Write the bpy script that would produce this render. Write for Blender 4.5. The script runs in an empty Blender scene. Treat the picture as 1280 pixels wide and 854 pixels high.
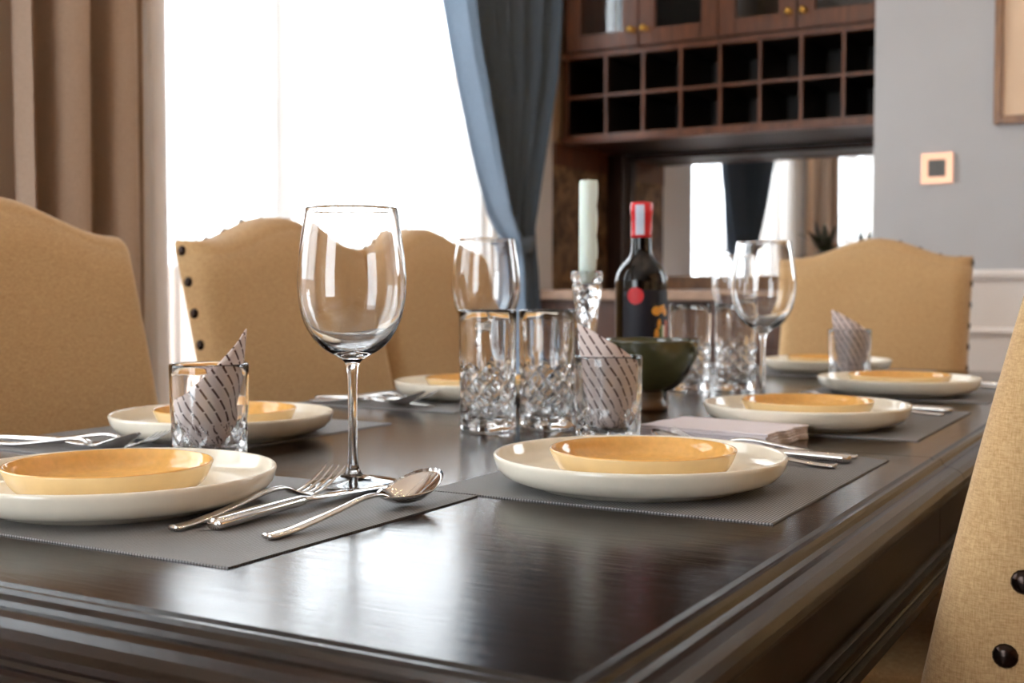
import bpy, bmesh, math, random
from mathutils import Vector, Matrix, Euler
random.seed(7)
PI = math.pi
R = math.radians
scene = bpy.context.scene
COL = scene.collection

# ---------------------------------------------------------------- camera, world, exposure
cam_d = bpy.data.cameras.new('camera')
cam = bpy.data.objects.new('camera', cam_d)
COL.objects.link(cam)
cam.location = (0, 0, 0.935)
cam.rotation_euler = (R(90 - 2.52), 0, R(29.5))
cam_d.sensor_width = 36
cam_d.lens = 42.83
cam_d.clip_start = 0.02
cam_d.dof.use_dof = True
cam_d.dof.focus_distance = 0.92
cam_d.dof.aperture_fstop = 8.5
scene.camera = cam

world = bpy.data.worlds.new('overcast_sky')
scene.world = world
world.use_nodes = True
wb = world.node_tree.nodes['Background']
wb.inputs['Color'].default_value = (0.87, 0.945, 1.0, 1)
wb.inputs['Strength'].default_value = 9.5

vs = scene.view_settings
vs.view_transform = 'Standard'
vs.look = 'None'
vs.exposure = 0.1
vs.gamma = 1.0
vs.use_curve_mapping = False
scene.cycles.max_bounces = 16
scene.cycles.transmission_bounces = 14
scene.cycles.transparent_max_bounces = 12
scene.cycles.diffuse_bounces = 5
scene.cycles.glossy_bounces = 6

BULB = 130.0       # emission of each chandelier bulb
DOWN = 8.0        # emission of each recessed ceiling lamp added as fill

# ---------------------------------------------------------------- helpers
def tag(o, label=None, cat=None, group=None, kind=None):
    if label: o['label'] = label
    if cat: o['category'] = cat
    if group: o['group'] = group
    if kind: o['kind'] = kind
    return o

def empty(name, loc=(0, 0, 0), rz=0.0):
    o = bpy.data.objects.new(name, None)
    o.empty_display_size = 0.05
    COL.objects.link(o)
    o.location = loc
    o.rotation_euler = (0, 0, rz)
    return o

def mesh(name, verts, faces, smooth=True, flat_faces=None):
    me = bpy.data.meshes.new(name)
    me.from_pydata([tuple(v) for v in verts], [], faces)
    me.update()
    if smooth:
        me.polygons.foreach_set('use_smooth', [True] * len(me.polygons))
    if flat_faces:
        for i in flat_faces: me.polygons[i].use_smooth = False
    return me

def recalc(me):
    bm = bmesh.new(); bm.from_mesh(me)
    bmesh.ops.recalc_face_normals(bm, faces=bm.faces)
    bm.to_mesh(me); bm.free()
    return me

def obj(name, me, mats=None, parent=None, loc=(0, 0, 0), rot=(0, 0, 0)):
    o = bpy.data.objects.new(name, me)
    COL.objects.link(o)
    o.location = loc
    o.rotation_euler = rot
    if mats is not None and len(me.materials) == 0:
        for m in (mats if isinstance(mats, (list, tuple)) else [mats]): me.materials.append(m)
    if parent is not None: o.parent = parent
    return o

def copy_tree(o, parent=None):
    c = o.copy()
    COL.objects.link(c)
    c.parent = parent
    for ch in list(o.children): copy_tree(ch, c)
    return c

def lathe(prof, n=64, rfun=None, close=False):
    """prof: list of (r, z). r == 0 makes a pole. rfun(theta, i, r, z) -> r."""
    V, F, rings = [], [], []
    for i, (r, z) in enumerate(prof):
        if r <= 1e-7:
            V.append((0, 0, z)); rings.append([len(V) - 1])
        else:
            ring = []
            for k in range(n):
                th = 2 * PI * k / n
                rr = rfun(th, i, r, z) if rfun else r
                V.append((rr * math.cos(th), rr * math.sin(th), z)); ring.append(len(V) - 1)
            rings.append(ring)
    for a, b in zip(rings, rings[1:]):
        for k in range(n):
            k2 = (k + 1) % n
            if len(a) == 1 and len(b) == 1: continue
            if len(a) == 1: F.append((a[0], b[k2], b[k]))
            elif len(b) == 1: F.append((a[k], a[k2], b[0]))
            else: F.append((a[k], a[k2], b[k2], b[k]))
    return V, F

def smooth_path(pts, n):
    """Catmull-Rom through pts (tuples of any size), n points per span."""
    out = []
    P = [pts[0]] + list(pts) + [pts[-1]]
    for i in range(1, len(P) - 2):
        for k in range(n):
            t = k / n
            a, b, c, d = P[i - 1], P[i], P[i + 1], P[i + 2]
            out.append(tuple(0.5 * (2 * b[j] + (c[j] - a[j]) * t + (2 * a[j] - 5 * b[j] + 4 * c[j] - d[j]) * t * t
                                    + (3 * b[j] - a[j] - 3 * c[j] + d[j]) * t ** 3) for j in range(len(b))))
    out.append(tuple(pts[-1]))
    return out

class MB:
    def __init__(s): s.V, s.F = [], []
    def add(s, V, F, M=None):
        o = len(s.V)
        s.V += [tuple(M @ Vector(v)) if M else tuple(v) for v in V]
        s.F += [tuple(i + o for i in f) for f in F]
        return s
    def box(s, x0, x1, y0, y1, z0, z1):
        V = [(x, y, z) for z in (z0, z1) for y in (y0, y1) for x in (x0, x1)]
        return s.add(V, [(0, 2, 3, 1), (4, 5, 7, 6), (0, 1, 5, 4), (2, 6, 7, 3), (0, 4, 6, 2), (1, 3, 7, 5)])
    def me(s, name, smooth=False, bevel=0.0, seg=2):
        m = mesh(name, s.V, s.F, smooth)
        if bevel:
            bm = bmesh.new(); bm.from_mesh(m)
            bmesh.ops.bevel(bm, geom=list(bm.edges), offset=bevel, segments=seg, affect='EDGES', clamp_overlap=True)
            bm.to_mesh(m); bm.free()
        return m

def box(name, x0, x1, y0, y1, z0, z1, mat, parent=None, bevel=0.0):
    return obj(name, MB().box(min(x0, x1), max(x0, x1), min(y0, y1), max(y0, y1), z0, z1).me(name, bevel=bevel), mat, parent)

def tube(pts, rad, n=12, caps=True):
    """round tube through pts; rad is a number or list"""
    V, F = [], []
    pts = [Vector(p) for p in pts]
    N = len(pts)
    up = Vector((0, 0, 1))
    for i, p in enumerate(pts):
        d = (pts[min(i + 1, N - 1)] - pts[max(i - 1, 0)]).normalized()
        u = up if abs(d.dot(up)) < 0.95 else Vector((1, 0, 0))
        a = d.cross(u).normalized(); b = a.cross(d).normalized()
        r = rad[i] if isinstance(rad, (list, tuple)) else rad
        for k in range(n):
            t = 2 * PI * k / n
            V.append(p + a * (r * math.cos(t)) + b * (r * math.sin(t)))
    for i in range(N - 1):
        for k in range(n):
            k2 = (k + 1) % n
            F.append((i * n + k, i * n + k2, (i + 1) * n + k2, (i + 1) * n + k))
    if caps:
        F.append(tuple(range(n))[::-1]); F.append(tuple((N - 1) * n + k for k in range(n)))
    return V, F

# ---------------------------------------------------------------- materials
def newmat(name):
    m = bpy.data.materials.new(name)
    m.use_nodes = True
    nt = m.node_tree
    b = nt.nodes['Principled BSDF']
    return m, nt, b

def lin(r, g, b):
    f = lambda c: (c / 255 / 12.92) if c / 255 <= 0.04045 else ((c / 255 + 0.055) / 1.055) ** 2.4
    return (f(r), f(g), f(b), 1)

def node(nt, t, **kw):
    n = nt.nodes.new(t)
    for k, v in kw.items():
        if k in n.inputs: n.inputs[k].default_value = v
        else: setattr(n, k, v)
    return n

def simple(name, c, rough=0.5, metal=0.0, spec=0.5, coat=0.0, noise=0.0, nscale=40, bump=0.0):
    m, nt, b = newmat(name)
    b.inputs['Base Color'].default_value = c
    b.inputs['Roughness'].default_value = rough
    b.inputs['Metallic'].default_value = metal
    b.inputs['Specular IOR Level'].default_value = spec
    b.inputs['Coat Weight'].default_value = coat
    b.inputs['Coat Roughness'].default_value = 0.08
    if noise or bump:
        tc = node(nt, 'ShaderNodeTexCoord')
        nz = node(nt, 'ShaderNodeTexNoise', Scale=nscale, Detail=6.0)
        nt.links.new(tc.outputs['Object'], nz.inputs['Vector'])
        if noise:
            rp = node(nt, 'ShaderNodeValToRGB')
            rp.color_ramp.elements[0].position = 0.3
            rp.color_ramp.elements[1].position = 0.7
            rp.color_ramp.elements[0].color = tuple(x * (1 - noise) for x in c[:3]) + (1,)
            rp.color_ramp.elements[1].color = tuple(min(1, x * (1 + noise)) for x in c[:3]) + (1,)
            nt.links.new(nz.outputs['Fac'], rp.inputs['Fac'])
            nt.links.new(rp.outputs['Color'], b.inputs['Base Color'])
        if bump:
            bp = node(nt, 'ShaderNodeBump', Strength=bump, Distance=0.001)
            nt.links.new(nz.outputs['Fac'], bp.inputs['Height'])
            nt.links.new(bp.outputs['Normal'], b.inputs['Normal'])
    return m

def wood(name, c0, c1, rough=0.3, scale=(60, 3, 60), coat=0.0, bump=0.05, spec=0.5):
    m, nt, b = newmat(name)
    tc = node(nt, 'ShaderNodeTexCoord')
    mp = node(nt, 'ShaderNodeMapping')
    mp.inputs['Scale'].default_value = scale
    nz = node(nt, 'ShaderNodeTexNoise', Scale=1.0, Detail=8.0, Roughness=0.65, Distortion=0.6)
    rp = node(nt, 'ShaderNodeValToRGB')
    rp.color_ramp.elements[0].position = 0.32; rp.color_ramp.elements[0].color = c0
    rp.color_ramp.elements[1].position = 0.68; rp.color_ramp.elements[1].color = c1
    bp = node(nt, 'ShaderNodeBump', Strength=bump, Distance=0.002)
    L = nt.links.new
    L(tc.outputs['Object'], mp.inputs['Vector']); L(mp.outputs['Vector'], nz.inputs['Vector'])
    L(nz.outputs['Fac'], rp.inputs['Fac']); L(rp.outputs['Color'], b.inputs['Base Color'])
    L(nz.outputs['Fac'], bp.inputs['Height']); L(bp.outputs['Normal'], b.inputs['Normal'])
    b.inputs['Roughness'].default_value = rough
    b.inputs['Coat Weight'].default_value = coat
    b.inputs['Coat Roughness'].default_value = 0.12
    b.inputs['Specular IOR Level'].default_value = spec
    return m

def fabric(name, c0, c1, dense=900, slub=70, bump=0.3, sheen=0.2):
    m, nt, b = newmat(name)
    L = nt.links.new
    tc = node(nt, 'ShaderNodeTexCoord')
    ns = []
    for sc in ((dense, dense, slub), (slub, slub, dense)):
        mp = node(nt, 'ShaderNodeMapping'); mp.inputs['Scale'].default_value = sc
        nz = node(nt, 'ShaderNodeTexNoise', Scale=1.0, Detail=3.0, Roughness=0.6)
        L(tc.outputs['Object'], mp.inputs['Vector']); L(mp.outputs['Vector'], nz.inputs['Vector'])
        ns.append(nz)
    mx = node(nt, 'ShaderNodeMath', operation='ADD')
    L(ns[0].outputs['Fac'], mx.inputs[0]); L(ns[1].outputs['Fac'], mx.inputs[1])
    hf = node(nt, 'ShaderNodeMath', operation='MULTIPLY'); hf.inputs[1].default_value = 0.5
    L(mx.outputs[0], hf.inputs[0])
    rp = node(nt, 'ShaderNodeValToRGB')
    rp.color_ramp.elements[0].position = 0.36; rp.color_ramp.elements[0].color = c0
    rp.color_ramp.elements[1].position = 0.64; rp.color_ramp.elements[1].color = c1
    bp = node(nt, 'ShaderNodeBump', Strength=bump, Distance=0.0008)
    L(hf.outputs[0], rp.inputs['Fac']); L(rp.outputs['Color'], b.inputs['Base Color'])
    L(hf.outputs[0], bp.inputs['Height']); L(bp.outputs['Normal'], b.inputs['Normal'])
    b.inputs['Roughness'].default_value = 0.9
    b.inputs['Specular IOR Level'].default_value = 0.15
    b.inputs['Sheen Weight'].default_value = sheen
    return m

def glass(name, ior=1.5, tint=(1, 1, 1, 1), rough=0.0):
    m, nt, b = newmat(name)
    b.inputs['Base Color'].default_value = tint
    b.inputs['Transmission Weight'].default_value = 1.0
    b.inputs['IOR'].default_value = ior
    b.inputs['Roughness'].default_value = rough
    return m

def pane_mat(name):
    """thin flat glazing: mostly see-through with a mirror sheen"""
    m, nt, b = newmat(name)
    L = nt.links.new
    out = nt.nodes['Material Output']
    tr = node(nt, 'ShaderNodeBsdfTransparent'); gl = node(nt, 'ShaderNodeBsdfGlossy', Roughness=0.02)
    lw = node(nt, 'ShaderNodeLayerWeight', Blend=0.5)
    pw = node(nt, 'ShaderNodeMath', operation='POWER'); pw.inputs[1].default_value = 4.0
    fr = node(nt, 'ShaderNodeMath', operation='MULTIPLY_ADD'); fr.inputs[1].default_value = 0.5; fr.inputs[2].default_value = 0.045
    L(lw.outputs['Facing'], pw.inputs[0]); L(pw.outputs[0], fr.inputs[0])
    mx = node(nt, 'ShaderNodeMixShader')
    L(fr.outputs[0], mx.inputs[0]); L(tr.outputs[0], mx.inputs[1]); L(gl.outputs[0], mx.inputs[2])
    L(mx.outputs[0], out.inputs['Surface'])
    return m

def cloth_thin(name, c, see=0.35, transl=0.5):
    """woven voile: open weave lets light straight through, the threads scatter it"""
    m, nt, b = newmat(name)
    L = nt.links.new
    out = nt.nodes['Material Output']
    tr = node(nt, 'ShaderNodeBsdfTransparent')
    tl = node(nt, 'ShaderNodeBsdfTranslucent', Color=c)
    df = node(nt, 'ShaderNodeBsdfDiffuse', Color=c)
    m1 = node(nt, 'ShaderNodeMixShader'); m1.inputs[0].default_value = transl
    m2 = node(nt, 'ShaderNodeMixShader'); m2.inputs[0].default_value = see
    L(df.outputs[0], m1.inputs[1]); L(tl.outputs[0], m1.inputs[2])
    L(m1.outputs[0], m2.inputs[1]); L(tr.outputs[0], m2.inputs[2])
    L(m2.outputs[0], out.inputs['Surface'])
    return m

def emit(name, c, s):
    m, nt, b = newmat(name)
    b.inputs['Base Color'].default_value = c
    b.inputs['Emission Color'].default_value = c
    b.inputs['Emission Strength'].default_value = s
    return m

M = {}
M['table'] = wood('dark stained oak table', lin(15, 8, 5), lin(36, 22, 16), rough=0.15, scale=(14, 110, 60), coat=0.0, bump=0.09, spec=0.36)
M['tablerim'] = wood('dark stained oak edge', lin(13, 8, 5), lin(36, 22, 15), rough=0.21, scale=(60, 16, 160), bump=0.10, spec=0.4)
M['linen'] = fabric('tan linen', lin(170, 135, 90), lin(207, 174, 129), dense=1000, slub=150)
M['nail'] = simple('dark bronze nail', lin(50, 40, 36), 0.22, 0.9)
M['darkleg'] = wood('dark leg wood', lin(30, 18, 13), lin(60, 36, 25), rough=0.35, scale=(80, 80, 6))
M['wall_beige'] = simple('beige wall paint', lin(206, 176, 146), 0.85, noise=0.02, nscale=6)
M['wall_tan'] = simple('warm tan wall paint', lin(146, 106, 72), 0.85, noise=0.02, nscale=6)
M['wall_grey'] = simple('grey blue wall paint', lin(184, 187, 191), 0.8, noise=0.03, nscale=4, bump=0.05)
M['white_trim'] = simple('white painted wood', lin(243, 241, 239), 0.45)
M['ceiling'] = simple('white ceiling paint', lin(240, 236, 230), 0.9)
M['floor'] = wood('brown floor wood', lin(70, 46, 32), lin(112, 76, 52), rough=0.35, scale=(5, 60, 5))
M['cab'] = wood('walnut cabinet wood', lin(78, 43, 24), lin(122, 72, 42), rough=0.38, scale=(40, 40, 5), bump=0.04)
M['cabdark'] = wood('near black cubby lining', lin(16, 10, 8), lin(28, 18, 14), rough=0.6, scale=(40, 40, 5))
M['cabband'] = wood('dark walnut panel', lin(58, 32, 20), lin(92, 54, 34), rough=0.4, scale=(40, 40, 5))
M['cabdeep'] = wood('deep brown timber', lin(34, 19, 12), lin(58, 34, 22), rough=0.5, scale=(40, 40, 5), spec=0.3)
M['brass'] = simple('polished brass', lin(225, 175, 90), 0.2, 1.0)
M['copper'] = simple('rose gold plate', lin(232, 176, 146), 0.35, 0.6)
M['switch_dark'] = simple('dark grey switch face', lin(74, 72, 68), 0.4)
M['pane'] = pane_mat('thin window glass')
M['sheer'] = cloth_thin('white sheer voile', (0.62, 0.61, 0.60, 1), see=0.52, transl=0.66)
M['added_curtain'] = cloth_thin('brown cloth of added curtain', (0.42, 0.25, 0.13, 1), see=0.0, transl=0.45)
M['blue'] = fabric('slate blue curtain cloth', lin(76, 90, 106), lin(106, 122, 138), dense=700, slub=300, bump=0.15, sheen=0.3)
M['taupe'] = fabric('taupe curtain cloth', lin(146, 126, 110), lin(172, 150, 132), dense=700, slub=300, bump=0.15)
M['mat'] = None
M['cream'] = simple('cream stoneware glaze', lin(240, 233, 216), 0.05, spec=0.5, noise=0.03, nscale=60)
M['amber'] = simple('amber stoneware glaze', lin(230, 178, 102), 0.045, spec=0.5, noise=0.07, nscale=160)
M['amber_out'] = simple('pale honey stoneware glaze', lin(238, 208, 154), 0.2, spec=0.5, noise=0.04, nscale=50)
M['steel'] = simple('polished stainless steel', (0.66, 0.64, 0.62, 1), 0.09, 1.0)
M['glass'] = glass('clear wine glass')
M['crystal'] = glass('cut lead crystal', ior=1.53)
M['candle'] = simple('pale wax', lin(222, 236, 230), 0.45, spec=0.4)
M['candle'].node_tree.nodes['Principled BSDF'].inputs['Subsurface Weight'].default_value = 0.3
M['candle'].node_tree.nodes['Principled BSDF'].inputs['Subsurface Radius'].default_value = (0.01, 0.008, 0.006)
M['wick'] = simple('white cotton wick', lin(235, 230, 220), 0.9)
M['bottle'] = simple('black bottle glass', lin(6, 6, 8), 0.06, spec=0.45)
M['capsule'] = simple('red foil capsule', lin(214, 34, 46), 0.3, spec=0.5)
M['paper_blue'] = simple('pale blue paper strip', lin(196, 206, 226), 0.7)
M['label_navy'] = simple('navy label paper', lin(9, 11, 30), 0.55)
M['seal'] = simple('red round sticker', lin(214, 44, 52), 0.5)
M['gold'] = simple('orange gold print', lin(236, 164, 62), 0.4)
M['ink_green'] = simple('green print', lin(86, 120, 60), 0.5)
M['ink_white'] = simple('cream print', lin(236, 226, 206), 0.5)
M['ink_pink'] = simple('terracotta print', lin(190, 96, 74), 0.5)
M['bowl'] = simple('olive green celadon glaze', lin(74, 76, 50), 0.14, spec=0.6, noise=0.45, nscale=14, coat=0.5)
M['bowlfoot'] = simple('brown glazed bowl foot', lin(96, 70, 46), 0.3, noise=0.3, nscale=20)
M['paper'] = simple('lilac white paper', lin(226, 218, 222), 0.85, noise=0.02, nscale=30)
M['mirror'] = simple('mirror silver', (0.9, 0.9, 0.9, 1), 0.01, 1.0)
M['worktop'] = simple('pale brown stone worktop', lin(176, 146, 124), 0.3, noise=0.2, nscale=18)
M['frame'] = wood('gilt brown picture frame', lin(104, 66, 34), lin(150, 104, 60), rough=0.35, scale=(50, 50, 8))
M['art'] = simple('plain pale beige art paper', lin(226, 200, 172), 0.8, noise=0.03, nscale=8)
M['bulb'] = emit('warm bulb', (1.0, 0.66, 0.36, 1), BULB)
M['added_downlamp'] = emit('added warm downlight disc', (1.0, 0.84, 0.66, 1), DOWN)
M['leaf'] = simple('dark olive leaf', lin(42, 46, 30), 0.4)
M['vase'] = simple('dark bronze vase glaze', lin(48, 38, 32), 0.25)
M['parapet'] = simple('pale rendered parapet', lin(214, 200, 192), 0.9)

def placemat_mat():
    m, nt, b = newmat('charcoal woven vinyl')
    L = nt.links.new
    tc = node(nt, 'ShaderNodeTexCoord')
    wv = []
    for d in ('X', 'Y'):
        w = node(nt, 'ShaderNodeTexWave', Scale=120.0, Distortion=0.0)
        w.bands_direction = d
        L(tc.outputs['Object'], w.inputs['Vector']); wv.append(w)
    mx = node(nt, 'ShaderNodeMix'); mx.inputs[0].default_value = 0.25
    L(wv[0].outputs['Fac'], mx.inputs[2]); L(wv[1].outputs['Fac'], mx.inputs[3])
    rp = node(nt, 'ShaderNodeValToRGB')
    rp.color_ramp.elements[0].color = lin(40, 40, 41)
    rp.color_ramp.elements[1].color = lin(168, 167, 167)
    bp = node(nt, 'ShaderNodeBump', Strength=0.35, Distance=0.0006)
    L(mx.outputs[0], rp.inputs['Fac']); L(rp.outputs['Color'], b.inputs['Base Color'])
    L(mx.outputs[0], bp.inputs['Height']); L(bp.outputs['Normal'], b.inputs['Normal'])
    b.inputs['Roughness'].default_value = 0.55
    b.inputs['Specular IOR Level'].default_value = 0.22
    return m
M['mat'] = placemat_mat()

def marble_mat():
    m, nt, b = newmat('brown veined marble')
    L = nt.links.new
    tc = node(nt, 'ShaderNodeTexCoord')
    nz = node(nt, 'ShaderNodeTexNoise', Scale=9.0, Detail=8.0, Roughness=0.62, Distortion=1.6)
    rp = node(nt, 'ShaderNodeValToRGB')
    e = rp.color_ramp.elements
    e[0].position = 0.36; e[0].color = lin(62, 46, 34)
    e[1].position = 0.66; e[1].color = lin(168, 134, 98)
    x = e.new(0.5); x.color = lin(122, 92, 64)
    L(tc.outputs['Object'], nz.inputs['Vector']); L(nz.outputs['Fac'], rp.inputs['Fac']); L(rp.outputs['Color'], b.inputs['Base Color'])
    b.inputs['Roughness'].default_value = 0.5
    b.inputs['Specular IOR Level'].default_value = 0.2
    return m
M['marble'] = marble_mat()

def stripe_mat():
    """linen napkin with thin broken brown stripes, drawn along the cloth's own weave (UV)"""
    m, nt, b = newmat('striped napkin cloth')
    L = nt.links.new
    uv = node(nt, 'ShaderNodeUVMap')
    sp = node(nt, 'ShaderNodeSeparateXYZ')
    L(uv.outputs[0], sp.inputs[0])
    def mth(op, a, bb=None):
        n = node(nt, 'ShaderNodeMath', operation=op)
        for i, v in enumerate((a, bb)):
            if v is None: continue
            if isinstance(v, (int, float)): n.inputs[i].default_value = v
            else: L(v, n.inputs[i])
        return n.outputs[0]
    u, v = sp.outputs[0], sp.outputs[1]
    d = mth('ADD', mth('MULTIPLY', u, 92.0), mth('MULTIPLY', v, 56.0))
    st = mth('LESS_THAN', mth('FRACT', d), 0.22)
    d2 = mth('SUBTRACT', mth('MULTIPLY', v, 62.0), mth('MULTIPLY', u, 38.0))
    row = mth('FLOOR', d)
    br = mth('GREATER_THAN', mth('FRACT', mth('ADD', d2, mth('MULTIPLY', row, 0.37))), 0.14)
    k = mth('MULTIPLY', st, br)
    mx = node(nt, 'ShaderNodeMix', data_type='RGBA')
    mx.inputs[6].default_value = lin(226, 212, 208); mx.inputs[7].default_value = lin(84, 58, 56)
    L(k, mx.inputs[0]); L(mx.outputs[2], b.inputs['Base Color'])
    b.inputs['Roughness'].default_value = 0.9
    b.inputs['Specular IOR Level'].default_value = 0.1
    return m
M['stripe'] = stripe_mat()

# ================================================================ THE SETTING
XL, XR, YF, YB, ZC = -2.06, 2.3, -2.6, 4.42, 2.7
PIER = -0.835      # where the grey wall stops and the cabinet recess begins
YG = 3.60          # face of the grey wall

def struct(name, mb, mat, parent=None, bevel=0.0):
    o = obj(name, mb.me(name, bevel=bevel), mat, parent)
    if parent is None: o['kind'] = 'structure'
    return o

struct('floor', MB().box(XL - .2, XR + .1, YF - .1, YB + .1, -0.05, 0), M['floor'])
struct('ceiling', MB().box(XL - .2, XR + .1, YF - .1, YB + .1, ZC, ZC + .05), M['ceiling'])
WINS = [(-0.50, 1.05), (2.04, 3.52)]     # openings in the left wall (y range)
WZ0, WZ1 = 0.12, 2.42
mb = MB()
ys = [YF]
for a, b in WINS: ys += [a, b]
ys.append(YB)
for i in range(0, len(ys), 2):
    mb.box(XL - .16, XL, ys[i], ys[i + 1], 0, ZC)
for a, b in WINS:
    mb.box(XL - .16, XL, a, b, 0, WZ0); mb.box(XL - .16, XL, a, b, WZ1, ZC)
struct('wall_left', mb, M['wall_beige'])
RW0, RW1 = 0.5, 2.3                                        # opening in the right wall (y range)
mb = MB().box(XR, XR + .1, YF, RW0, 0, ZC).box(XR, XR + .1, RW1, YB, 0, ZC).box(XR, XR + .1, RW0, RW1, 0, .3).box(XR, XR + .1, RW0, RW1, WZ1, ZC)
struct('wall_right', mb, M['wall_tan'])
FWINS = [(-2.0, -.55)]                      # openings in the wall behind the camera (x range)
mb = MB()
for a, b in ((XL - .16, -2.0), (-.55, XR + .1)): mb.box(a, b, YF - .1, YF, 0, ZC)
for a, b in FWINS:
    mb.box(a, b, YF - .1, YF, 0, .15); mb.box(a, b, YF - .1, YF, WZ1, ZC)
struct('wall_front', mb, M['wall_tan'])
for i, (a, b) in enumerate(FWINS):
    w = empty('window_%d' % (i + 3), ((a + b) / 2, YF - .05, .15))  # window out of view, added for daylight from behind the camera
    w['kind'] = 'structure'
    h, hw = WZ1 - .15, (b - a) / 2
    mb = MB()
    mb.box(-hw, -hw + .05, -.035, .035, 0, h); mb.box(hw - .05, hw, -.035, .035, 0, h)
    mb.box(-hw + .05, hw - .05, -.035, .035, 0, .05); mb.box(-hw + .05, hw - .05, -.035, .035, h - .05, h)
    obj('window_frame', mb.me('window_frame'), M['white_trim'], w)
    obj('pane', MB().box(-hw + .05, hw - .05, -.003, .003, .05, h - .05).me('pane'), M['pane'], w)
struct('wall_back', MB().box(XL - .16, PIER, YB, YB + .1, 0, ZC), M['wall_grey'])
BW0, BW1 = .38, 1.25                                       # opening in the grey wall (x range)
mb = MB().box(PIER, .15, YG, YB + .1, 0, ZC).box(.15, BW0, YG, YG + .12, 0, ZC).box(BW1, XR + .1, YG, YG + .12, 0, ZC)
mb.box(BW0, BW1, YG, YG + .12, 0, 1.0); mb.box(BW0, BW1, YG, YG + .12, 2.35, ZC)
struct('wall_pier', mb, M['wall_grey'])
w = empty('window_5', ((BW0 + BW1) / 2, YG + .06, 1.0))  # unseen window, added for a highlight along the table rim
w['kind'] = 'structure'
h, hw = 1.35, (BW1 - BW0) / 2
mb = MB()
mb.box(-hw, -hw + .05, -.035, .035, 0, h); mb.box(hw - .05, hw, -.035, .035, 0, h)
mb.box(-hw + .05, hw - .05, -.035, .035, 0, .05); mb.box(-hw + .05, hw - .05, -.035, .035, h - .05, h)
obj('window_frame', mb.me('window_frame'), M['white_trim'], w)
obj('pane', MB().box(-hw + .05, hw - .05, -.003, .003, .05, h - .05).me('pane'), M['pane'], w)

# white wainscot on the grey wall: chair rail, panel field, applied moulding, skirting
def rail(name, x0, x1, prof, parent=None):
    """prof: list of (out, z) swept along x at the face of the grey wall"""
    V, F = [], []
    n = len(prof)
    for x in (x0, x1):
        V += [(x, YG - o, z) for o, z in prof]
    for i in range(n - 1): F.append((i, i + 1, n + i + 1, n + i))
    F.append(tuple(range(n))[::-1]); F.append(tuple(range(n, 2 * n)))
    o = obj(name, recalc(mesh(name, V, F, False)), M['white_trim'], parent)
    if parent is None: o['kind'] = 'structure'
    return o
rail('trim_1', PIER, XR, [(0, .945), (.006, .945), (.008, .955), (.022, .960), (.028, .970), (.028, .978), (.020, .986), (0, .986)])
t2 = struct('trim_2', MB().box(PIER, XR, YG - .006, YG, .10, .945), M['white_trim'])
for (x0, x1) in ((-0.76, 0.1), (0.22, 1.1), (1.22, 2.2)):
    for (za, zb) in ((.80, .826), (.20, .226)):
        V, F = [], []
        rail('panel_moulding', x0, x1, [(.006, za), (.014, za + .003), (.020, za + .013), (.014, zb - .003), (.006, zb)], t2)
    for xa in (x0, x1 - .026):
        obj('panel_moulding', MB().box(xa, xa + .026, YG - .018, YG - .006, .226, .80).me('panel_moulding', bevel=.004), M['white_trim'], t2)
rail('baseboard_back', PIER, XR, [(0, 0), (.018, 0), (.018, .085), (.012, .1), (0, .1)])

# windows in the left wall
for i, (a, b) in enumerate(WINS):
    w = empty('window_%d' % (i + 1), (XL - .08, (a + b) / 2, WZ0))
    w['kind'] = 'structure'
    h, hw = WZ1 - WZ0, (b - a) / 2
    mb = MB()
    mb.box(-.035, .035, -hw, -hw + .05, 0, h); mb.box(-.035, .035, hw - .05, hw, 0, h)
    mb.box(-.035, .035, -hw + .05, hw - .05, 0, .05); mb.box(-.035, .035, -hw + .05, hw - .05, h - .05, h)
    obj('window_frame', mb.me('window_frame'), M['white_trim'], w)
    yc = -0.27 if i == 1 else 0.0
    obj('mullion', MB().box(-.03, .03, yc - .035, yc + .035, .05, h - .05).me('mullion'), M['white_trim'], w)
    for (p, q) in ((-hw + .05, yc - .035), (yc + .035, hw - .05)):
        obj('pane', MB().box(-.003, .003, p, q, .05, h - .05).me('pane'), M['pane'], w)
w = empty('window_4', (XR + .05, (RW0 + RW1) / 2, .3))  # unseen window, added for brightness from the right side
w['kind'] = 'structure'
h, hw = WZ1 - .3, (RW1 - RW0) / 2
mb = MB()
mb.box(-.035, .035, -hw, -hw + .05, 0, h); mb.box(-.035, .035, hw - .05, hw, 0, h)
mb.box(-.035, .035, -hw + .05, hw - .05, 0, .05); mb.box(-.035, .035, -hw + .05, hw - .05, h - .05, h)
obj('window_frame', mb.me('window_frame'), M['white_trim'], w)
obj('mullion', MB().box(-.03, .03, -.035, .035, .05, h - .05).me('mullion'), M['white_trim'], w)
for (p, q) in ((-hw + .05, -.035), (.035, hw - .05)):
    obj('pane', MB().box(-.003, .003, p, q, .05, h - .05).me('pane'), M['pane'], w)
# balcony parapet outside
struct('exterior_parapet', MB().box(XL - 1.5, XL - 1.35, -3.2, 5.5, 0, 1.02), M['parapet'])
struct('exterior_ground', MB().box(XL - 1.5, XL - .16, -3.2, 5.5, -.05, 0), M['parapet'])

# brown marble splash and dark timber lining on the left wall beside the sideboard
struct('trim_3', MB().box(XL, XL + .03, 3.90, 4.34, .93, 1.375), M['marble'])
struct('trim_4', MB().box(XL, XL + .034, 3.90, 4.34, 1.375, 1.455), M['cab'])
struct('trim_5', MB().box(XL, -1.965, 4.34, YB, .93, 1.452), M['cabdeep'])
struct('trim_6', MB().box(XL, XL + .025, 3.54, 3.895, 0, 2.5), M['white_trim'], bevel=.004)

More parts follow.
